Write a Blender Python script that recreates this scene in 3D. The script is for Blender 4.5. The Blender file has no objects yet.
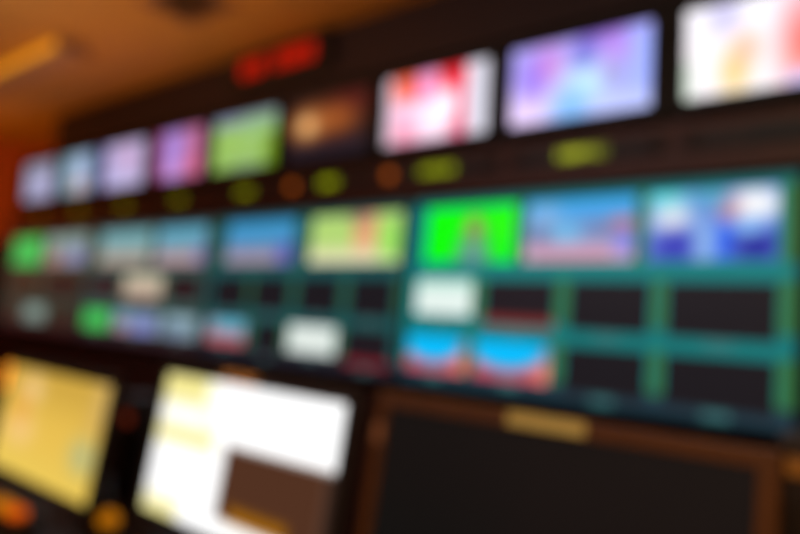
import bpy, bmesh, math, random
from mathutils import Vector, Matrix
random.seed(7)
sc = bpy.context.scene
col = sc.collection
PI = math.pi

# ------------------------------------------------------------------ camera
F = 664.0                       # focal length in pixels of the 800x534 frame
VPX, VPY = -416.0, 269.0        # where the lines along the monitor wall meet
TH = math.atan((400 - VPX) / F)
ALPHA = 0.085                   # the camera looks slightly up
CAM = Vector((0, -1.90, 1.36))
cam_d = bpy.data.cameras.new('camera')
cam = bpy.data.objects.new('camera', cam_d)
col.objects.link(cam)
cam_d.sensor_width = 36.0
cam_d.lens = F / 800 * 36.0
cam_d.shift_y = (VPY - 267.0) / 800
cam_d.clip_start = 0.01
fwd = Vector((-math.cos(TH), math.sin(TH), 0))
rgt = Vector((math.sin(TH), math.cos(TH), 0))
up = Vector((0, 0, 1))
RX = Matrix.Rotation(ALPHA, 3, 'X')
fwd, rgt, up = RX @ fwd, RX @ rgt, RX @ up
M = Matrix((rgt, up, -fwd)).transposed().to_4x4()
M.translation = CAM
cam.matrix_world = M
cam_d.dof.use_dof = True        # the lens is focused far too close: everything is soft
cam_d.dof.focus_distance = 0.20
BLUR_PX = 26.0
cam_d.dof.aperture_fstop = cam_d.lens / (1000 * BLUR_PX / (F * (1 / 0.20 - 1 / 2.2)))
cam_d.dof.aperture_blades = 0
sc.camera = cam


def ray(px, py):
    return (rgt * ((px - 400) / F) - up * ((py - VPY) / F) + fwd).normalized()


def hit(px, py, pt, n):
    d = ray(px, py)
    return CAM + d * ((pt - CAM).dot(n) / d.dot(n))


def hity(px, py, y):
    return hit(px, py, Vector((0, y, 0)), Vector((0, 1, 0)))


def hitz(px, py, z):
    return hit(px, py, Vector((0, 0, z)), Vector((0, 0, 1)))


def xat(inv, y, dy=0.0):        # world X on the plane y for a reciprocal distance from the vanishing point
    u = 1 / inv
    return hity(VPX + u, VPY - dy * u, y).x


# ------------------------------------------------------------------ materials
def lin(c):
    c = c / 255.0
    return c / 12.92 if c <= 0.04045 else ((c + 0.055) / 1.055) ** 2.4


def rgb(t):
    return (lin(t[0]), lin(t[1]), lin(t[2]), 1.0)


def mat(name, c, rough=0.5, metal=0.0, emit=None, strength=1.0, noise=0.15, scale=30.0, spec=0.5):
    m = bpy.data.materials.new(name)
    m.use_nodes = True
    nt = m.node_tree
    b = nt.nodes['Principled BSDF']
    b.inputs['Roughness'].default_value = rough
    b.inputs['Metallic'].default_value = metal
    b.inputs['Specular IOR Level'].default_value = spec
    tc = nt.nodes.new('ShaderNodeTexCoord')
    nz = nt.nodes.new('ShaderNodeTexNoise')
    nz.inputs['Scale'].default_value = scale
    nz.inputs['Detail'].default_value = 4
    rp = nt.nodes.new('ShaderNodeMapRange')
    rp.inputs['To Min'].default_value = 1 - noise
    rp.inputs['To Max'].default_value = 1 + noise
    mx = nt.nodes.new('ShaderNodeMix')
    mx.data_type = 'RGBA'
    mx.blend_type = 'MULTIPLY'
    mx.inputs['Factor'].default_value = 1.0
    mx.inputs['A'].default_value = rgb(c)
    nt.links.new(tc.outputs['Object'], nz.inputs['Vector'])
    nt.links.new(nz.outputs['Fac'], rp.inputs['Value'])
    nt.links.new(rp.outputs['Result'], mx.inputs['B'])
    nt.links.new(mx.outputs['Result'], b.inputs['Base Color'])
    if emit:
        b.inputs['Emission Color'].default_value = rgb(emit)
        b.inputs['Emission Strength'].default_value = strength
    return m


def picture_mat(name, strength, rough=0.35, spec=0.25):
    m = bpy.data.materials.new(name)
    m.use_nodes = True
    nt = m.node_tree
    b = nt.nodes['Principled BSDF']
    b.inputs['Base Color'].default_value = (0.006, 0.006, 0.007, 1)
    b.inputs['Roughness'].default_value = rough
    b.inputs['Specular IOR Level'].default_value = spec
    a = nt.nodes.new('ShaderNodeVertexColor')
    a.layer_name = 'picture'
    nt.links.new(a.outputs['Color'], b.inputs['Emission Color'])
    b.inputs['Emission Strength'].default_value = strength
    return m


MT = {
    'black': mat('black_plastic', (38, 34, 36), 0.45),
    'graphite': mat('graphite_plastic', (52, 40, 34), 0.5),
    'bronze': mat('warm_brown_plastic', (108, 64, 26), 0.42),
    'fascia': mat('dark_brown_laminate', (50, 34, 37), 0.6, scale=12),
    'backing': mat('black_laminate', (34, 28, 29), 0.6, scale=12),
    'rail': mat('reddish_brown_wood', (86, 46, 34), 0.45, scale=18, noise=0.35),
    'plinth': mat('dark_red_brown_laminate', (70, 38, 34), 0.55, scale=14),
    'metal': mat('grey_metal', (90, 88, 86), 0.35, 0.8),
    'desk': mat('dark_desk_laminate', (54, 38, 30), 0.4, scale=20),
    'ceiling': mat('tan_ceiling_paint', (200, 152, 92), 0.85, noise=0.06, scale=8),
    'wall': mat('orange_wall_paint', (226, 122, 54), 0.8, noise=0.08, scale=8),
    'floor': mat('dark_carpet', (60, 46, 40), 0.95, noise=0.3, scale=120),
    'housing': mat('grey_brown_lamp_housing', (176, 140, 118), 0.6),
    'vent': mat('grey_brown_vent_metal', (150, 110, 88), 0.6),
    'diffuser': mat('amber_lamp_diffuser', (200, 150, 70), 0.6, emit=(206, 132, 22), strength=1.0),
    'red_led': mat('red_led', (60, 5, 2), 0.5, emit=(212, 22, 2), strength=1.0),
    'red_led_dim': mat('dim_red_led', (50, 8, 4), 0.5, emit=(150, 34, 14), strength=1.0),
    'led_off': mat('unlit_led', (40, 18, 14), 0.4),
    'amber': mat('amber_lens', (150, 90, 15), 0.4, emit=(178, 104, 4), strength=1.0),
    'amber_hot': mat('bright_amber_lens', (200, 120, 30), 0.4, emit=(255, 150, 36), strength=1.6),
    'amber_dim': mat('amber_reflection_glow', (150, 80, 20), 0.4, emit=(176, 82, 8), strength=1.0),  # glow for the warm reflections along the rail
    'orange': mat('orange_red_lens', (190, 80, 10), 0.4, emit=(205, 80, 2), strength=1.0),
    'yellow_paper': mat('yellow_label_paper', (242, 220, 132), 0.8, noise=0.08, emit=None),
    'orange_paper': mat('orange_label_paper', (245, 180, 104), 0.8, noise=0.08),
    'picture': picture_mat('lit_screen_picture', 1.0),
    'picture_bright': picture_mat('bright_lit_screen_picture', 1.2),
    'panel_off': picture_mat('dark_screen_painted_glow', 0.45, rough=0.55, spec=0.2),  # switched-off glass, given a faint painted glow
}


# ------------------------------------------------------------------ mesh helpers
def link(name, bm, m, parent=None, loc=None, smooth=False):
    me = bpy.data.meshes.new(name)
    bmesh.ops.recalc_face_normals(bm, faces=bm.faces)
    bm.to_mesh(me)
    bm.free()
    if smooth:
        for p in me.polygons:
            p.use_smooth = True
    for mm in (m if isinstance(m, (list, tuple)) else [m]):
        me.materials.append(mm)
    o = bpy.data.objects.new(name, me)
    col.objects.link(o)
    if parent:
        o.parent = parent
    if loc:
        o.location = loc
    return o


def box(bm, x0, x1, y0, y1, z0, z1, bev=0.0, rot=None, about=None):
    g = bmesh.ops.create_cube(bm, size=1.0)
    vs = g['verts']
    for v in vs:
        v.co = Vector(((x0 + x1) / 2 + v.co.x * (x1 - x0), (y0 + y1) / 2 + v.co.y * (y1 - y0),
                       (z0 + z1) / 2 + v.co.z * (z1 - z0)))
    if bev > 0:
        es = list({e for v in vs for e in v.link_edges})
        r = bmesh.ops.bevel(bm, geom=es, offset=bev, segments=2, profile=0.6, affect='EDGES')
        vs = list({v for f in r['faces'] for v in f.verts} | {v for v in vs if v.is_valid})
    if rot is not None:
        c = Vector(about or (0, 0, 0))
        for v in vs:
            v.co = c + rot @ (v.co - c)
    return bm


def B(*a, **k):
    return box(bmesh.new(), *a, **k)


def lathe(bm, prof, seg=28, mtx=None):
    rings = []
    for r, z in prof:
        ring = []
        for i in range(seg):
            a = 2 * PI * i / seg
            co = Vector((r * math.cos(a), r * math.sin(a), z))
            ring.append(bm.verts.new(mtx @ co if mtx else co))
        rings.append(ring)
    for a, b in zip(rings, rings[1:]):
        for i in range(seg):
            bm.faces.new((a[i], a[(i + 1) % seg], b[(i + 1) % seg], b[i]))
    bm.faces.new(rings[0][::-1])
    bm.faces.new(rings[-1])
    return bm


def loops(bm, lst, cap=True):
    """Rectangular loops (halfwidth, halfheight, y) joined one after another: casings and bezels."""
    rs = []
    for hw, hh, y in lst:
        rs.append([bm.verts.new((sx * hw, y, sz * hh)) for sx, sz in ((-1, -1), (1, -1), (1, 1), (-1, 1))])
    for a, b in zip(rs, rs[1:]):
        for i in range(4):
            bm.faces.new((a[i], a[(i + 1) % 4], b[(i + 1) % 4], b[i]))
    if cap:
        bm.faces.new(rs[-1])
    return bm


def casing_bm(w, h, bz, depth, slim=0.45):
    W, H = w / 2 + bz, h / 2 + bz
    bm = bmesh.new()
    loops(bm, [(w / 2, h / 2, 0.009), (w / 2, h / 2, 0.001), (w / 2 + 0.001, h / 2 + 0.001, 0.0),
               (W - 0.004, H - 0.004, 0.0), (W - 0.001, H - 0.001, 0.0012), (W, H, 0.004), (W, H, depth * slim),
               (W * 0.97, H * 0.96, depth * slim + 0.004), (W * 0.78, H * 0.72, depth - 0.004),
               (W * 0.74, H * 0.68, depth)])
    return bm


def empty(name, loc, label, cat, group=None, rot=(0, 0, 0)):
    o = bpy.data.objects.new(name, None)
    col.objects.link(o)
    o.location = loc
    o.rotation_euler = rot
    o.empty_display_size = 0.05
    tag(o, label, cat, group)
    return o


def tag(o, label, cat, group=None):
    o['label'] = label
    o['category'] = cat
    if group:
        o['group'] = group
    return o


def structure(o):
    o['kind'] = 'structure'
    return o


# ------------------------------------------------------------------ pictures on screens
def sm(d, s):
    if s <= 0:
        return 1.0 if d <= 0 else 0.0
    t = min(1, max(0, 0.5 - d / (2 * s)))
    return t * t * (3 - 2 * t)


def paint(ops, u, v, asp):
    c = list(ops[0])
    for op in ops[1:]:
        k = op[0]
        if k == 'r':
            _, a, b, cc, d, colr, s = op
            dd = max(max(a - u, u - cc) * asp, b - v, v - d)
            w = sm(dd, s)
        elif k == 'e':
            _, cu, cv, ru, rv, colr, s = op
            dd = (math.hypot((u - cu) / ru, (v - cv) / rv) - 1) * min(ru, rv)
            w = sm(dd, s)
        c = [p + (q - p) * w for p, q in zip(c, colr)]
    return c


def panel_bm(w, h, ops, y=0.004, thick=0.004, nx=48, ny=27):
    """A slab whose front is a fine grid that carries the picture."""
    bm = bmesh.new()
    lay = bm.loops.layers.float_color.new('picture')
    vs = [[bm.verts.new(((i / nx - 0.5) * w, y, (j / ny - 0.5) * h)) for i in range(nx + 1)] for j in range(ny + 1)]
    asp = w / h
    for j in range(ny):
        for i in range(nx):
            f = bm.faces.new((vs[j][i], vs[j][i + 1], vs[j + 1][i + 1], vs[j + 1][i]))
            c = paint(ops, (i + 0.5) / nx, (j + 0.5) / ny, asp)
            cc = (lin(c[0]), lin(c[1]), lin(c[2]), 1)
            for lp in f.loops:
                lp[lay] = cc
    edge = [vs[0][i] for i in range(nx + 1)] + [vs[j][nx] for j in range(1, ny + 1)] + \
           [vs[ny][i] for i in range(nx - 1, -1, -1)] + [vs[j][0] for j in range(ny - 1, 0, -1)]
    back = [bm.verts.new((v.co.x, y + thick, v.co.z)) for v in edge]
    n = len(edge)
    nf = [bm.faces.new((edge[i], back[i], back[(i + 1) % n], edge[(i + 1) % n])) for i in range(n)]
    nf.append(bm.faces.new(back))
    for f in nf:
        for lp in f.loops:
            lp[lay] = (0, 0, 0, 1)
    return bm


# ------------------------------------------------------------------ the room
YF = 0.0                          # face of the equipment rack
YB = 0.42                         # real wall behind it
CEIL = hity(210, 69, YF).z        # ceiling meets the fascia here
XL = hity(-16, 200, YF).x         # far end wall
XR, YN = 2.3, -3.0
ZC = CEIL
structure(link('floor', B(XL, XR, YN, YB, -0.1, 0), MT['floor']))
structure(link('ceiling', B(XL, XR, YN, YB, ZC, ZC + 0.1), MT['ceiling']))
structure(link('wall_left', B(XL - 0.1, XL, YN, YB, 0, ZC), MT['wall']))
structure(link('wall_right', B(XR, XR + 0.1, YN, YB, 0, ZC), MT['backing']))
structure(link('wall_back', B(XL, XR, YB, YB + 0.1, 0, ZC), MT['wall']))
structure(link('wall_front', B(XL, XR, YN - 0.1, YN, 0, ZC), MT['backing']))

# ------------------------------------------------------------------ the rack that carries the screens
def zat(k, y, xx=600.0):          # height of the line that rises k pixels per pixel from the vanishing point
    u = xx - VPX
    return hity(xx, VPY - k * u, y).z


YM = -0.055                       # front of the upper monitors
YD = -0.075                       # front of the multi-picture displays
z_rail_top, z_rail_bot = zat(0.142, YM), zat(0.090, YM)
xr_end = XR - 0.02
rack = empty('equipment_rack', (0, 0, 0), 'long dark rack wall that carries both rows of screens', 'rack')
xl_f = hity(60, 125, YF).x
xl_r = hity(17, 215, YF).x
link('fascia_panel', B(xl_f, xr_end, YF - 0.02, YF + 0.02, zat(0.246, YF), ZC - 0.004, 0.004), MT['fascia'], rack)
link('backing_panel', B(xl_r, xr_end, YF + 0.0, YF + 0.04, z_rail_bot - 0.06, zat(0.246, YF) - 0.002, 0.003), MT['backing'], rack)
ledge = link('ledge', B(xl_r, xr_end, YF - 0.06, YF - 0.001, z_rail_bot - 0.012, z_rail_bot + 0.004, 0.003), MT['rail'], rack)
link('name_strip_rail', B(xl_r, xr_end, YF - 0.030, YF - 0.002, z_rail_bot + 0.006, z_rail_top - 0.012, 0.003), MT['rail'], rack)
z_dbot = zat(-0.135, YD)
z_dtop = zat(0.083, YD)
xl_d = XL + 0.02
link('display_backing_panel', B(xl_d, xr_end, YF + 0.045, YF + 0.085, z_dbot - 0.05, z_rail_bot - 0.062, 0.003), MT['backing'], rack)
link('plinth_panel', B(xl_d, xr_end, YF - 0.05, YF + 0.02, 0.10, z_dbot - 0.052, 0.004), MT['plinth'], rack)
link('kick_panel', B(xl_d, xr_end, YF + 0.0, YF + 0.04, 0.0, 0.098, 0.003), MT['black'], rack)
for x in (xl_f + 0.05, -1.0, 0.6, xr_end - 0.05):
    link('upright', B(x, x + 0.05, YF + 0.09, YF + 0.14, 0.0, ZC - 0.01, 0.003), MT['metal'], rack)

# ------------------------------------------------------------------ upper row of single-picture monitors
MON = [  # name in the picture list, label, operations
    ('white picture with yellow and coral shapes',
     [(246, 240, 244), ('r', 0, .7, .45, 1.1, (250, 247, 255), .3), ('e', .22, .86, .07, .14, (190, 184, 230), .1),
      ('r', .6, .6, 1.1, 1.1, (222, 208, 240), .4), ('e', .28, .24, .05, .16, (240, 196, 96), .1), ('e', .34, .46, .05, .12, (250, 180, 150), .1),
      ('e', .64, .42, .09, .34, (240, 96, 84), .14), ('r', -.1, -.1, .04, .4, (205, 225, 205), .08), ('r', .55, -.1, 1.1, .12, (205, 195, 250), .12)], 1),
    ('violet and pale blue picture',
     [(168, 160, 240), ('e', .12, .15, .28, .3, (238, 214, 255), .25), ('e', .28, .68, .12, .22, (206, 128, 212), .14), ('e', .16, .55, .08, .22, (150, 120, 235), .1),
      ('e', .60, .42, .2, .3, (196, 236, 255), .2), ('e', .46, .12, .12, .2, (120, 186, 246), .15), ('r', .5, .82, .85, 1.1, (128, 96, 196), .15),
      ('e', .80, .76, .14, .2, (188, 140, 236), .16), ('e', .76, .45, .08, .16, (160, 156, 216), .1), ('r', .86, .1, 1.1, .95, (160, 176, 255), .15), ('r', .6, -.1, 1.1, .2, (190, 200, 255), .15), ('e', .55, .75, .05, .1, (90, 100, 200), .1)], 1),
    ('pink, red and white picture with grey side bars',
     [(250, 196, 226), ('e', .58, .4, .22, .34, (255, 244, 255), .2), ('r', .08, .66, .34, 1.1, (236, 92, 62), .14), ('r', .34, .6, .5, 1.1, (240, 140, 196), .1), ('r', .55, .72, .8, 1.1, (226, 30, 44), .12),
      ('r', .72, -.1, .80, .8, (226, 70, 100), .06), ('e', .74, .12, .07, .1, (206, 60, 96), .1), ('r', .12, -.1, .3, .3, (240, 150, 176), .16), ('r', -.1, -.1, .07, 1.1, (206, 190, 202), .04), ('r', .82, -.1, 1.1, 1.1, (214, 212, 226), .04)], 1),
    ('dark picture with a glowing warm light',
     [(36, 28, 36), ('e', .5, .62, .5, .36, (108, 48, 22), .3), ('r', .6, .7, 1.1, 1.1, (86, 26, 24), .3), ('e', .62, .60, .16, .16, (176, 96, 42), .2), ('e', .24, .55, .16, .2, (238, 160, 88), .2), ('e', .24, .56, .06, .08, (255, 216, 150), .1),
      ('r', -.1, -.1, 1.1, .22, (34, 27, 40), .2)], 0),
    ('football pitch picture',
     [(152, 196, 96), ('r', -.1, .82, 1.1, 1.1, (136, 150, 178), .1), ('r', .5, .55, 1.1, .86, (150, 196, 130), .25), ('r', .86, 0, 1.1, .6, (112, 150, 16), .12), ('r', .3, .02, .8, .14, (150, 180, 140), .08),
      ('r', .0, .44, 1.0, .455, (190, 220, 150), .01), ('e', .45, .45, .10, .14, (160, 202, 108), .02), ('r', .445, .0, .452, .84, (190, 220, 150), .01)] +
     [('e', a, b, .008, .03, cc, .01) for a, b, cc in ((.2, .3, (230, 60, 50)), (.33, .62, (240, 240, 240)), (.52, .38, (230, 60, 50)), (.62, .66, (240, 240, 240)), (.7, .27, (240, 240, 240)), (.8, .5, (230, 60, 50)))], 0),
    ('magenta and lilac picture',
     [(190, 110, 160), ('r', -.1, -.1, .18, 1.1, (120, 30, 66), .12), ('e', .42, .6, .22, .6, (168, 140, 226), .2), ('r', .68, -.1, 1.1, 1.1, (186, 108, 150), .15), ('e', .42, .15, .14, .2, (206, 160, 236), .14), ('e', .8, .2, .14, .24, (214, 106, 140), .16)], 0),
    ('pale lilac picture',
     [(188, 178, 218), ('r', -.1, -.1, .14, 1.1, (150, 140, 200), .14), ('e', .6, .6, .22, .3, (206, 168, 212), .2), ('e', .4, .2, .24, .2, (200, 194, 240), .2)], 0),
    ('light blue picture with a face',
     [(128, 168, 186), ('r', -.1, -.1, .25, 1.1, (92, 140, 150), .15), ('e', .52, .5, .2, .4, (186, 196, 234), .2), ('e', .56, .2, .18, .16, (214, 176, 170), .14), ('r', .8, -.1, 1.1, 1.1, (104, 130, 168), .12)], 0),
    ('pale grey-lilac picture',
     [(150, 154, 186), ('e', .5, .5, .36, .4, (176, 176, 214), .3), ('r', -.1, .7, 1.1, 1.1, (136, 140, 160), .2)], 0),
]
INV0, PITCH, LIT = 9.13e-4, 1.70e-4, 1.50e-4
z_lo, z_hi = zat(0.1535, YM), zat(0.2335, YM)
hs = z_hi - z_lo
SHR = 0.014
for k, (what, ops, bright) in enumerate(MON):
    il = INV0 + k * PITCH
    x0 = xat(il, YM, 0.19) + SHR
    x1 = xat(il - LIT, YM, 0.19) - SHR
    w = x1 - x0
    ords = ['first from the near end', 'second from the near end', 'third from the near end', 'fourth from the near end', 'fifth from the near end',
            'sixth from the near end', 'seventh from the near end', 'next to the last at the far end', 'at the far end, by the orange wall'][k]
    t = empty('wall_monitor', ((x0 + x1) / 2, YM, (z_lo + z_hi) / 2),
              f'black upper-row monitor showing {"a " if not what.startswith("a ") else ""}{what}', 'monitor', 'single-picture monitors in the upper row')
    bz = 0.026
    cs = link('casing', casing_bm(w, hs, bz, 0.05), MT['black'], t)
    s = link('screen', panel_bm(w, hs, ops, nx=56, ny=32), MT['picture_bright' if bright else 'picture'], t)
    s['label'] = 'screen lit with a ' + what
    bm = bmesh.new()
    for q in range(5):
        lathe(bm, [(0.003, 0), (0.003, 0.002), (0.002, 0.0028)], 10,
              Matrix.Translation((w / 2 - 0.02 - q * 0.014, 0.0, -hs / 2 - bz * 0.5)) @ Matrix.Rotation(PI / 2, 4, 'X'))
    link('control_button', bm, MT['graphite'], t)
    link('wall_bracket', B(-0.06, 0.06, 0.044, 0.054, -0.06, 0.06, 0.002), MT['metal'], t)

# LED name strips on the rail, one under each monitor
def glyph_ops(n, lit, dark, seed):
    r = random.Random(seed)
    ops = [dark]
    for i in range(n):
        a = 0.05 + 0.9 * i / n
        wd = 0.9 / n
        for q in range(r.choice((3, 4, 4))):
            if r.random() < .5:
                ops.append(('r', a + wd * .1, .16 + .17 * q, a + wd * .8, .29 + .17 * q, lit, 0))
            else:
                ops.append(('r', a + wd * (.1 if r.random() < .5 else .55), .12, a + wd * (.45 if r.random() < .5 else .82), .88, lit, 0))
    return ops


NS = ['at the near end', 'below the violet picture', 'below the pink and red picture', 'below the dark picture with a glow', 'below the football pitch',
      'below the magenta picture', 'below the pale lilac picture', 'below the light blue picture', 'below the far-end monitor']
strip_w = [0.15, .165, .165, .105, .115, .115, .115, .115, .11]
lit_c = [(24, 24, 20), (186, 196, 40), (164, 178, 8), (168, 182, 4), (150, 158, 4), (146, 148, 2), (140, 134, 4), (132, 124, 8), (112, 100, 12)]
z_s = (zat(0.1165, YF - 0.045) + 0.0)
for k in range(9):
    inv = INV0 + k * PITCH - 0.80e-4
    xc = xat(inv, YF - 0.045, 0.1165)
    w = strip_w[k]
    lit = k > 0
    state = 'lit yellow-green' if lit else 'unlit'
    t = empty('led_name_strip', (xc, YF - 0.045, z_s), f'{state} LED name strip on the brown rail {NS[k]}', 'led sign', 'LED name strips on the rail')
    link('casing', B(-0.245, 0.245, 0.003, 0.014, -0.024, 0.024, 0.003), MT['black'], t)
    o = link('character_display', panel_bm(w, 0.036, glyph_ops(6, lit_c[k], tuple(int(c * .45) for c in lit_c[k]), k), y=0.0005, thick=0.003, nx=48, ny=12), MT['picture'], t)
    o['label'] = 'yellow-green lit characters' if lit else 'unlit character display'
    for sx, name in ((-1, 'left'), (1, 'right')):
        on = sx < 0 and k in (2, 3)  # two discs glow in place of warm reflections on the strips
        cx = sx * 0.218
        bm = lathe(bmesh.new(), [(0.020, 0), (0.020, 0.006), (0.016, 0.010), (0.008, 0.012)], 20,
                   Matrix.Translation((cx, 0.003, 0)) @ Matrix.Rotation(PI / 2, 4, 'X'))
        o = link('lens_piece', bm, MT['amber_dim' if on else 'led_off'], t)
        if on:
            o['label'] = 'amber glow standing for a warm reflection'

# ------------------------------------------------------------------ multi-picture displays
TEAL = (18, 98, 98)
DARK = (27, 24, 29)
GRN = (56, 112, 64)
ROW = [(.650, .950), (.368, .560), (.085, .255)]


def news(top, mid, low, band, extra=()):
    return [mid, ('r', -.1, .55, 1.1, 1.1, top, .25), ('r', -.1, -.1, 1.1, .32, low, .2), ('r', .06, .08, .94, .2, band, .06)] + list(extra)


BLK = [DARK, ('r', .0, .0, 1., .04, (36, 33, 38), .02)]
def red_foot(c): return [(30, 24, 30), ('r', -.1, -.1, 1.1, .2, c, .1)]
GREENSCREEN = [(0, 255, 0), ('e', .56, .0, .2, .55, (96, 160, 130), .12), ('e', .56, .62, .10, .2, (165, 140, 95), .08), ('r', .5, .0, .62, .3, (110, 150, 160), .1), ('e', .86, .6, .06, .2, (70, 250, 0), .1)]
FARGREEN = [(58, 176, 78), ('e', .5, .5, .3, .36, (72, 204, 94), .3)]
BLUERED = [(222, 92, 92), ('r', .8, -.1, 1.1, .6, (236, 122, 112), .15), ('r', -.1, -.1, .8, .14, (190, 60, 96), .12), ('e', .44, .92, .54, .66, (0, 190, 255), .14)]
DISP = [
    dict(where='at the near end, with a green-screen presenter picture', kind='bright teal', x=(1.217e-3, 8.22e-4), teal=(14, 124, 124), grn=GRN,
         div=[[.361, .679, .985], [.243, .492, .727, .984], [.232, .487, .727, .984]],
         tiles=[[(.05, .345, GREENSCREEN, 'green-screen presenter picture'),
                 (.377, .664, [(120, 150, 205), ('r', -.1, .7, 1.1, 1.1, (58, 165, 236), .2), ('e', .18, .7, .12, .2, (140, 180, 225), .15), ('e', .16, .42, .1, .1, (100, 110, 150), .1), ('e', .40, .4, .13, .22, (110, 190, 236), .12), ('e', .74, .5, .16, .1, (120, 130, 176), .1),
                              ('r', -.1, -.1, 1.1, .3, (206, 166, 190), .12), ('r', .1, .06, .8, .12, (200, 110, 140), .05), ('e', .93, .28, .08, .14, (130, 130, 245), .1), ('e', .9, .58, .1, .1, (190, 120, 140), .1)], 'sky-blue picture with a pink caption band'),
                 (.695, .964, [(108, 146, 222), ('e', .14, .9, .16, .16, (90, 220, 226), .14), ('e', .2, .6, .14, .2, (236, 240, 244), .14), ('e', .24, .2, .2, .24, (56, 62, 184), .14), ('r', .38, -.1, .56, .5, (136, 176, 236), .12),
                               ('r', .56, .05, .68, .5, (44, 104, 250), .1), ('e', .82, .76, .2, .2, (255, 255, 255), .14), ('e', .64, .72, .06, .12, (196, 110, 130), .1), ('e', .85, .2, .16, .22, (30, 36, 150), .14), ('e', .8, .46, .1, .1, (140, 196, 255), .1), ('r', .4, .8, .6, 1.1, (80, 170, 200), .2)], 'blue and white picture')],
                [(.035, .225, [(232, 246, 240), ('r', -.1, .8, 1.1, 1.1, (170, 224, 206), .15)], 'blank white picture'),
                 (.265, .473, red_foot((130, 46, 44)), 'dark picture with a red foot'), (.512, .708, BLK, ''), (.747, .966, BLK, '')],
                [(.02, .218, BLUERED, 'bright blue and red picture'), (.248, .468, BLUERED, 'bright blue and red picture'), (.507, .708, BLK, ''), (.747, .966, BLK, '')]]),
    dict(where='second from the near end, with a yellow-green picture', kind='dark teal', x=(1.604e-3, 1.219e-3), teal=(26, 84, 86), grn=(48, 92, 62),
         div=[[.515, .03], [.262, .505, .755, .99], [.29, .48, .755]],
         tiles=[[(.085, .475, news((62, 150, 202), (92, 140, 186), (158, 142, 160), (172, 142, 160), [('e', .9, .2, .1, .2, (80, 76, 186), .12)]), 'blue picture with a pale caption band'),
                 (.565, .97, [(180, 216, 118), ('r', .50, .1, .74, 1.1, (232, 166, 122), .06), ('r', -.1, -.1, 1.1, .28, (234, 226, 184), .2), ('r', .8, .1, 1.1, .8, (158, 226, 96), .15), ('e', .55, .95, .08, .14, (150, 120, 100), .1)], 'yellow-green picture with a peach stripe')],
                [(.03, .245, BLK, ''), (.28, .48, BLK, ''), (.53, .73, BLK, ''), (.78, .965, BLK, '')],
                [(.03, .26, [(150, 160, 180), ('e', .6, .75, .36, .3, (90, 176, 204), .2), ('r', -.1, -.1, 1.1, .36, (192, 84, 92), .2)], 'cyan and red picture'), (.315, .465, BLK, ''),
                 (.505, .735, [(222, 232, 226), ('e', .5, .5, .3, .3, (232, 240, 234), .2)], 'blank white picture'), (.775, .97, red_foot((128, 30, 40)), 'dark picture with a red foot')]]),
    dict(where='third from the near end, with two pale blue news pictures', kind='dim teal', x=(1.992e-3, 1.606e-3), teal=(52, 78, 74), grn=(72, 96, 74),
         div=[[.565, .03], [.34, .70], [.29, .71]],
         tiles=[[(.09, .535, news((112, 168, 176), (138, 160, 160), (176, 160, 146), (180, 160, 146)), 'pale blue picture over beige'),
                 (.595, .96, news((92, 164, 190), (122, 150, 166), (182, 152, 156), (190, 150, 158), [('e', .92, .25, .08, .2, (120, 110, 180), .1)]), 'pale blue picture over pink')],
                [(.03, .32, [(50, 28, 32)], ''), (.365, .675, [(196, 176, 152), ('r', -.1, .6, 1.1, 1.1, (206, 196, 170), .2), ('r', -.1, -.1, 1.1, .3, (176, 140, 130), .2)], 'beige picture'), (.725, .96, [(42, 24, 28)], '')],
                [(.02, .27, FARGREEN, 'green-screen picture'),
                 (.315, .69, [(132, 150, 172), ('e', .66, .35, .2, .35, (120, 124, 206), .2), ('e', .2, .2, .16, .2, (176, 120, 130), .16), ('e', .2, .8, .2, .2, (120, 164, 184), .2)], 'lavender picture'),
                 (.73, .97, [(128, 150, 164), ('e', .5, .75, .4, .26, (146, 176, 186), .2), ('e', .3, .3, .2, .26, (96, 116, 150), .2)], 'grey-blue picture')]]),
    dict(where='at the far end, with a green picture in its corner', kind='dim brownish', x=(2.378e-3, 1.994e-3), teal=(60, 60, 50), grn=(66, 70, 54),
         div=[[.47], [.5], [.3, .62]],
         tiles=[[(.06, .44, FARGREEN, 'green-screen picture'),
                 (.49, .97, [(132, 144, 138), ('e', .72, .35, .2, .3, (132, 132, 190), .2), ('e', .25, .2, .16, .2, (172, 112, 104), .16), ('r', -.1, .65, 1.1, 1.1, (130, 160, 152), .2)], 'grey-green picture')],
                [(.06, .46, [(62, 42, 30)], ''), (.54, .95, [(50, 28, 26)], '')],
                [(.05, .28, [(66, 46, 38)], ''), (.33, .60, [(112, 130, 122), ('e', .5, .6, .3, .3, (140, 160, 152), .2)], 'small grey-green picture'), (.65, .96, [(54, 42, 34)], '')]]),
]
TILT = 0.07


def low_edge(D, v, pops):          # the black empty pictures reach a little lower than the lit ones
    if 'teal' in D['kind'] and 'dim' not in D['kind']:
        if sum(pops[0]) < 120:
            return v - 0.040
        if pops is BLUERED:
            return v - 0.018
    return v


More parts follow.
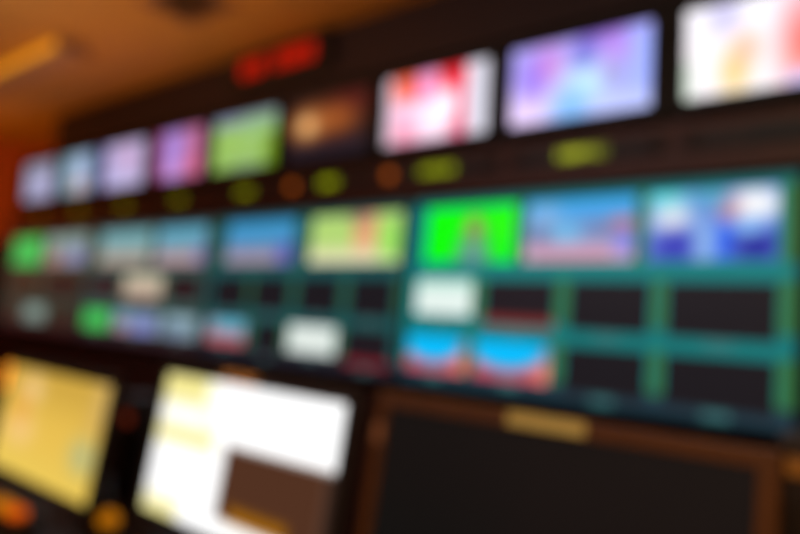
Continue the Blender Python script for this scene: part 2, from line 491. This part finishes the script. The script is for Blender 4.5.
for D in DISP:
    ym = YD
    kc = -0.029
    x0, x1 = xat(D['x'][0], ym, kc), xat(D['x'][1], ym, kc)
    zt, zb = z_dtop, z_dbot
    w, h = x1 - x0 - 0.016, (zt - zb)
    t = empty('multiview_display', ((x0 + x1) / 2, ym, (zt + zb) / 2), f'large {D["kind"]} display {D["where"]}', 'display',
              'multi-picture displays in the lower row', (-TILT, 0, 0))
    link('casing', casing_bm(w, h, 0.007, 0.06, 0.3), MT['black'], t)
    tl = D['teal']
    ops = [tl, ('r', -.1, .975, 1.1, 1.1, tuple(int(c * .6) for c in tl), .04), ('r', -.1, .255, 1.1, .368, tuple(int(c * .93 + 4) for c in tl), .01),
           ('r', -.1, -.1, 1.1, .085, (int(tl[0] * .5 + 26), int(tl[1] * .46), int(tl[2] * .56)), .01)]
    for (vb, v1), dv, tr in zip(ROW, D['div'], D['tiles']):
        v0 = vb
        for d in dv:
            ops.append(('r', d - .013, v0 - .01, d + .013, v1 + .01, D['grn'], 0.004))
        for a, b, pops, lab in tr:        # caption under every picture
            v0 = low_edge(D, vb, pops)
            if v0 < .6 and D['kind'] != 'dim brownish':
                m_ = (a + b) / 2
                ops.append(('r', m_ - .028, v0 - .036, m_ + .028, v0 - .006, tuple(min(255, int(c * .5 + 58)) for c in tl), .01))
    s = link('screen', panel_bm(w, h, ops, nx=120, ny=64), MT['picture'], t)
    s['label'] = f'{D["kind"]} screen with a grid of small pictures'
    for (vb, v1), tr in zip(ROW, D['tiles']):
        for a, b, pops, lab in tr:
            v0 = low_edge(D, vb, pops)
            tw, thh = (b - a) * w, (v1 - v0) * h
            hot = 'green-screen presenter' in lab or 'blue and white' in lab or 'blank white' in lab
            o = link('picture_window', panel_bm(tw, thh, pops, y=0.0028, thick=0.001, nx=30, ny=17), MT['picture'], s,
                     (((a + b) / 2 - .5) * w, 0, ((v0 + v1) / 2 - .5) * h))
            o['label'] = (lab or 'black empty picture') + ' in the grid'
    link('wall_bracket', B(-0.2, 0.2, 0.055, 0.075, -0.12, 0.12, 0.003), MT['metal'], t)

# ------------------------------------------------------------------ LED clock on the fascia
yk = YF - 0.068
c0 = hity(226, 68, yk)
c1 = hity(326, 55, yk)
zc_ = (hity(277, 42, yk).z + hity(277, 78, yk).z) / 2
ck = empty('led_clock', ((c0.x + c1.x) / 2, yk, zc_), 'red LED clock high on the dark fascia under the ceiling', 'clock')
cw = c1.x - c0.x
link('casing', B(-cw / 2, cw / 2, 0.004, 0.034, -0.075, 0.075, 0.006), MT['black'], ck)


def seg_digit(cx, wd, ht, skip=()):
    bm = bmesh.new()
    th = wd * 0.24
    hw, hh = wd / 2, ht / 2
    segs = dict(a=(cx - hw, cx + hw, hh - th, hh), g=(cx - hw, cx + hw, -th / 2, th / 2), d=(cx - hw, cx + hw, -hh, -hh + th),
                f=(cx - hw, cx - hw + th, 0.003, hh - .003), b=(cx + hw - th, cx + hw, 0.003, hh - .003),
                e=(cx - hw, cx - hw + th, -hh + .003, -.003), c=(cx + hw - th, cx + hw, -hh + .003, -.003))
    for k, (xa, xb, za, zb) in segs.items():
        if k not in skip:
            box(bm, xa, xb, 0.0, 0.005, za, zb, 0.001)
    return bm


for px0, px1 in ((242, 262), (275, 293), (296, 313)):
    xa, xb = hity(px0, 60, yk).x - ck.location.x, hity(px1, 60, yk).x - ck.location.x
    wd = (xb - xa) * 0.40
    for cx in (xa + wd / 2, xb - wd / 2):
        link('digit', seg_digit(cx, wd, 0.074), MT['red_led'], ck)
for px in (267.5, 294.5):
    cx = hity(px, 60, yk).x - ck.location.x
    for dz in (-0.018, 0.018):
        link('colon_dot', B(cx - .006, cx + .006, 0.0, 0.005, dz - .006, dz + .006, 0.001), MT['red_led'], ck)
link('mounting_plate', B(-cw * .3, cw * .3, 0.033, 0.036, -0.05, 0.05, 0.001), MT['metal'], ck)

# ------------------------------------------------------------------ console in front of the wall
Q = 0.76                          # how far the console screens stand from the camera
YC = CAM.y + Q
LEAN = 0.15
nC = Vector((0, -math.cos(LEAN), math.sin(LEAN)))
DESK = 0.80


def console_monitor(tl, tr, bl, ops, label, bz, casing_m, screen_m, depth_y=YC):
    P0 = hity(tl[0], tl[1], depth_y)
    a = P0
    b = hit(tr[0], tr[1], P0, nC)
    c = hit(bl[0], bl[1], P0, nC)
    w = b.x - a.x
    upv = Vector((0, math.sin(LEAN), math.cos(LEAN)))
    h = (a - c).dot(upv)
    ctr = a + Vector((w / 2, 0, 0)) - upv * (h / 2)
    ctr.z = ctr.z + ((b.z - a.z) / 2)
    base = Vector((ctr.x, ctr.y + 0.10, DESK))
    t = empty('console_monitor', base, label, 'monitor', 'console monitors on the desk')
    R = Matrix.Rotation(-LEAN, 4, 'X')
    rel = ctr - base
    def place(o):
        o.matrix_basis = Matrix.Translation(rel) @ R
        return o
    cs = place(link('casing', casing_bm(w, h, bz, 0.05), casing_m, t))
    s = place(link('screen', panel_bm(w, h, ops, nx=64, ny=40), screen_m, t))
    nb = rel.z - h * 0.15
    link('stand_neck', B(-0.035, 0.035, 0.02, 0.055, 0.018, nb, 0.006), MT['graphite'], t)
    bm = lathe(bmesh.new(), [(0.085, 0), (0.088, 0.004), (0.086, 0.012), (0.045, 0.019)], 36)
    for v in bm.verts:
        v.co = Vector((v.co.x * 1.15, v.co.y + 0.02, v.co.z))
    link('stand_foot', bm, MT['graphite'], t)
    return t, w, h, place, rel, R


# yellow screen
t1, w1, h1, pl, rel1, R1 = console_monitor((12, 366), (112, 384), (-35, 452), [(234, 192, 82), ('r', -.1, .72, 1.1, 1.1, (205, 164, 66), .3), ('r', -.1, -.1, 1.1, .2, (238, 204, 92), .3), ('e', .28, .80, .09, .12, (246, 208, 146), .1),
    ('e', .24, .42, .12, .14, (248, 206, 136), .12), ('e', .88, .36, .09, .13, (182, 186, 132), .1), ('r', .88, .6, 1.1, 1.1, (214, 176, 98), .2), ('e', .22, .6, .04, .1, (236, 160, 60), .1)],
    'console monitor with a warm yellow screen at the far end of the desk', 0.02, MT['graphite'], MT['picture'])
o = pl(link('lens_piece', B(-w1 / 2 - .018, -w1 / 2 - .001, -0.006, 0.002, h1 * .24, h1 * .50, 0.002), MT['amber_hot'], t1))
o['label'] = 'bright orange lamp on the bezel'
# white screen
PALE = (230, 220, 142)
t2, w2, h2, pl, rel2, R2 = console_monitor((168, 373), (346, 404), (141, 507), [(255, 255, 255), ('r', -.1, .80, .30, 1.1, PALE, .1), ('r', .28, .70, .34, 1.1, (252, 250, 226), .06), ('r', -.1, .52, .36, .64, PALE, .08), ('r', -.1, -.1, .22, .10, PALE, .1),
    ('r', .45, .12, .968, .59, (74, 44, 29), .02), ('r', .52, .12, .82, .21, (150, 94, 6), .04), ('r', .968, -.1, 1.1, .59, (52, 34, 26), .02),
    ('r', .02, .90, .2, .93, (226, 210, 120), .01), ('r', .02, .3, .3, .31, (225, 225, 230), .01), ('r', .02, .22, .3, .23, (225, 225, 230), .01), ('r', .4, .8, .9, .81, (232, 232, 236), .01)],
    'console monitor showing a bright white page with a brown window', 0.022, MT['graphite'], MT['picture_bright'])
o = pl(link('paper_tag', B(-w2 * .5 + w2 * .36, -w2 * .5 + w2 * .56, -0.002, 0.0005, h2 / 2 + 0.001, h2 / 2 + 0.021, 0.0004), MT['orange_paper'], t2))
o['label'] = 'small orange paper tag stuck on the bezel'
# dark screen, its uneven faint glow painted on the glass
t3, w3, h3, pl, rel3, R3 = console_monitor((388, 409), (757, 464), (354, 601), [(27, 22, 21), ('r', .4, .4, 1.1, 1.1, (33, 25, 24), .5), ('r', -.1, -.1, .3, .4, (21, 24, 23), .4)],
    'large console monitor with a black switched-off screen and brown bezel', 0.0215, MT['bronze'], MT['panel_off'])
o = pl(link('paper_label', B(-w3 / 2 + w3 * .41, -w3 / 2 + w3 * .625, -0.002, 0.0005, h3 / 2 + 0.002, h3 / 2 + 0.0195, 0.0004), MT['yellow_paper'], t3))
o['label'] = 'yellow paper label stuck on the top bezel'
o = pl(link('bezel_glow', B(-w3 / 2 - .017, -w3 / 2 - .005, -0.003, 0.001, h3 * .30, h3 * .40, 0.001), mat('bezel_screen_light', (120, 70, 40), 0.4, emit=(96, 56, 30)), t3))  # white screen's light on the bezel, added as a glowing block
o['label'] = 'dull orange glow of screen light on the left bezel'

# desk
xd0, xd1 = XL + 0.9, XR - 0.05
dk = empty('console_desk', ((xd0 + xd1) / 2, YC, 0), 'long dark console desk under the three console monitors', 'desk')
hx = (xd1 - xd0) / 2
link('worktop', B(-hx, hx, -0.42, 0.34, DESK - 0.035, DESK, 0.006), MT['desk'], dk)
link('rear_panel', B(-hx + .02, hx - .02, 0.30, 0.33, 0.02, DESK - 0.036, 0.003), MT['desk'], dk)
for sx in (-hx + .02, -0.02, hx - .06):
    link('support', B(sx, sx + .04, -0.36, 0.295, 0.0, DESK - 0.036, 0.003), MT['graphite'], dk)


def rest(px, py, h_above):        # point on the desk under a pixel seen at a height above it
    p = hitz(px, py, DESK + h_above)
    return Vector((p.x, p.y, DESK))


# round amber dome lamp between the yellow and the white monitor
p = rest(109, 515, 0.055)
print('dome', p, 'YC', YC)
dl = empty('dome_lamp', p, 'round amber dome lamp on the desk between the yellow and white screens', 'lamp')
link('base', lathe(bmesh.new(), [(0.028, 0), (0.029, 0.004), (0.027, 0.030), (0.022, 0.034)], 32), MT['black'], dl)
link('lens', lathe(bmesh.new(), [(0.021, 0.034)] + [(0.0235 * math.cos(a), 0.041 + 0.025 * math.sin(a)) for a in [i * PI / 18 for i in range(9)]], 32), MT['amber'], dl, smooth=True)

# little button panel at the bottom left
p = rest(12, 506, 0.05)
print('panel', p)
ip = empty('button_panel', p, 'low panel with lit amber and orange buttons below the yellow screen', 'control panel')
link('casing', B(-0.11, 0.09, -0.03, 0.03, 0, 0.032, 0.004), MT['black'], ip)
for cx, m_ in ((-0.075, 'amber'), (-0.025, 'amber'), (0.028, 'orange')):
    link('button', B(cx - .022, cx + .022, -0.018, 0.018, 0.0322, 0.050, 0.004), MT[m_], ip)

# speaker-like intercom box at the right edge
P = hity(800, 470, YC + 0.12)
bx = empty('intercom_box', (P.x + 0.06, YC + 0.13, DESK), 'dark intercom box with a dull amber lamp right of the black screen', 'intercom')
hz = P.z - DESK
link('casing', B(-0.085, 0.12, 0.0, 0.10, 0, hz + 0.035, 0.006), MT['graphite'], bx)
o = link('lamp', B(-0.075, -0.035, -0.006, 0.004, hz - 0.010, hz + 0.012, 0.002), mat('dull_amber_lens', (130, 80, 30), 0.4, emit=(84, 48, 12)), bx)
o['label'] = 'dull amber lamp'
bm = bmesh.new()
for i in range(7):
    box(bm, -0.045, 0.105, -0.003, 0.002, 0.03 + i * 0.018, 0.038 + i * 0.018, 0.001)
link('speaker_grille', bm, MT['black'], bx)

# small red-lit unit behind the gap between the yellow and white monitors
yq = YC + 0.24
P = hity(127, 418, yq)
sp = empty('desk_speaker', (P.x, yq, DESK), 'small black desk speaker with a dim red lamp between the yellow and white screens', 'speaker')
hz = P.z - DESK
link('casing', B(-0.065, 0.065, 0.0, 0.09, 0, hz + 0.06, 0.008), MT['black'], sp)
link('speaker_cone', lathe(bmesh.new(), [(0.045, 0), (0.046, 0.003), (0.040, 0.004), (0.018, -0.004), (0.012, -0.002), (0.003, 0.001)], 28,
     Matrix.Translation((0, 0.001, hz - 0.07)) @ Matrix.Rotation(PI / 2, 4, 'X')), MT['graphite'], sp, smooth=True)
o = link('lamp', B(-0.020, 0.020, -0.004, 0.003, hz - 0.014, hz + 0.014, 0.002), mat('dim_red_lens', (70, 20, 10), 0.4, emit=(104, 34, 14)), sp)
o['label'] = 'dim red lamp'

# ------------------------------------------------------------------ ceiling fittings
def ceil_pt(px, py, dz=0.0):
    return hitz(px, py, ZC - dz)


a = ceil_pt(-20, 84, 0.03)
b = ceil_pt(58, 43, 0.03)
L = abs(b.x - a.x) + 0.5
cl = empty('ceiling_light', ((b.x - L / 2), (a.y + b.y) / 2, ZC), 'amber strip light on the ceiling near the far orange wall', 'ceiling light')
print('ceil light', a, b, 'ZC', ZC, 'XL', XL)
link('housing', B(-L / 2, L / 2, 0.0, 0.13, -0.05, -0.001, 0.006), MT['housing'], cl)
o = link('diffuser', B(-L / 2 + .02, L / 2 - .02, -0.018, -0.001, -0.046, -0.004, 0.006), MT['diffuser'], cl)
for sx in (-1, 1):
    link('end_cap', B(sx * L / 2 - .012, sx * L / 2 + .012, -0.02, 0.132, -0.052, -0.001, 0.003), MT['vent'], cl)

a = ceil_pt(188, 3)
cv = empty('ceiling_vent', (a.x, a.y, ZC), 'dark grille in the ceiling at the top edge, above the red clock', 'vent')
link('frame', loops(bmesh.new(), [(0.13, 0.09, -0.004), (0.16, 0.12, -0.006), (0.17, 0.13, -0.002)], cap=False), MT['vent'], cv).rotation_euler = (PI / 2, 0, 0)
bm = bmesh.new()
R45 = Matrix.Rotation(0.6, 3, 'X')
for i in range(9):
    y = -0.08 + i * 0.02
    box(bm, -0.13, 0.13, y - .008, y + .008, -0.008, -0.006, 0, R45, (0, y, -0.007))
link('louvre', bm, MT['vent'], cv)
link('backing', B(-0.13, 0.13, -0.09, 0.09, -0.002, -0.0005), MT['graphite'], cv)


# ------------------------------------------------------------------ lights
def area(name, loc, target, size, power, c, sy=None):
    l = bpy.data.lights.new(name, 'AREA')
    l.energy = power
    l.color = c
    l.size = size
    if sy:
        l.shape = 'RECTANGLE'
        l.size_y = sy
    o = bpy.data.objects.new(name, l)
    col.objects.link(o)
    o.location = loc
    o.rotation_euler = (Vector(target) - Vector(loc)).to_track_quat('-Z', 'Y').to_euler()
    return o


area('cove_lamp', (XL + 0.9, -0.75, ZC - 0.95), (XL + 0.7, -0.3, ZC), 0.6, 4.5, (1.0, 0.33, 0.01))
area('ceiling_fill_strip', (-2.6, -0.55, ZC - 0.62), (-2.6, -0.62, ZC), 2.4, 3.6, (1.0, 0.34, 0.004), 0.15)  # added strip without a fitting, warms the ceiling along the rack
area('ceiling_fill', (-2.7, -1.35, ZC - 0.55), (-2.75, -1.25, ZC), 0.6, 2.2, (1.0, 0.74, 0.42))  # added upward light without a fitting, brightens the ceiling
area('desk_fill', (0.2, -2.6, ZC - 0.15), (0.1, -0.9, 0.9), 0.5, 14.0, (1.0, 0.66, 0.36))  # added warm fill behind the camera, lights the console bezels
area('rear_fill', (-1.8, -2.7, ZC - 0.08), (-1.8, -0.6, 1.3), 2.2, 9.5, (1.0, 0.80, 0.84), 0.5)  # added soft fill behind the camera, lifts the dark surfaces

w = bpy.data.worlds.new('room_ambient')
sc.world = w
w.use_nodes = True
w.node_tree.nodes['Background'].inputs['Color'].default_value = (0.02, 0.014, 0.012, 1)
w.node_tree.nodes['Background'].inputs['Strength'].default_value = 0.3

vs = sc.view_settings
vs.view_transform = 'Standard'
vs.look = 'None'
vs.exposure = 0.0
vs.gamma = 1.0
vs.use_curve_mapping = False
sc.cycles.use_denoising = True
sc.cycles.max_bounces = 6
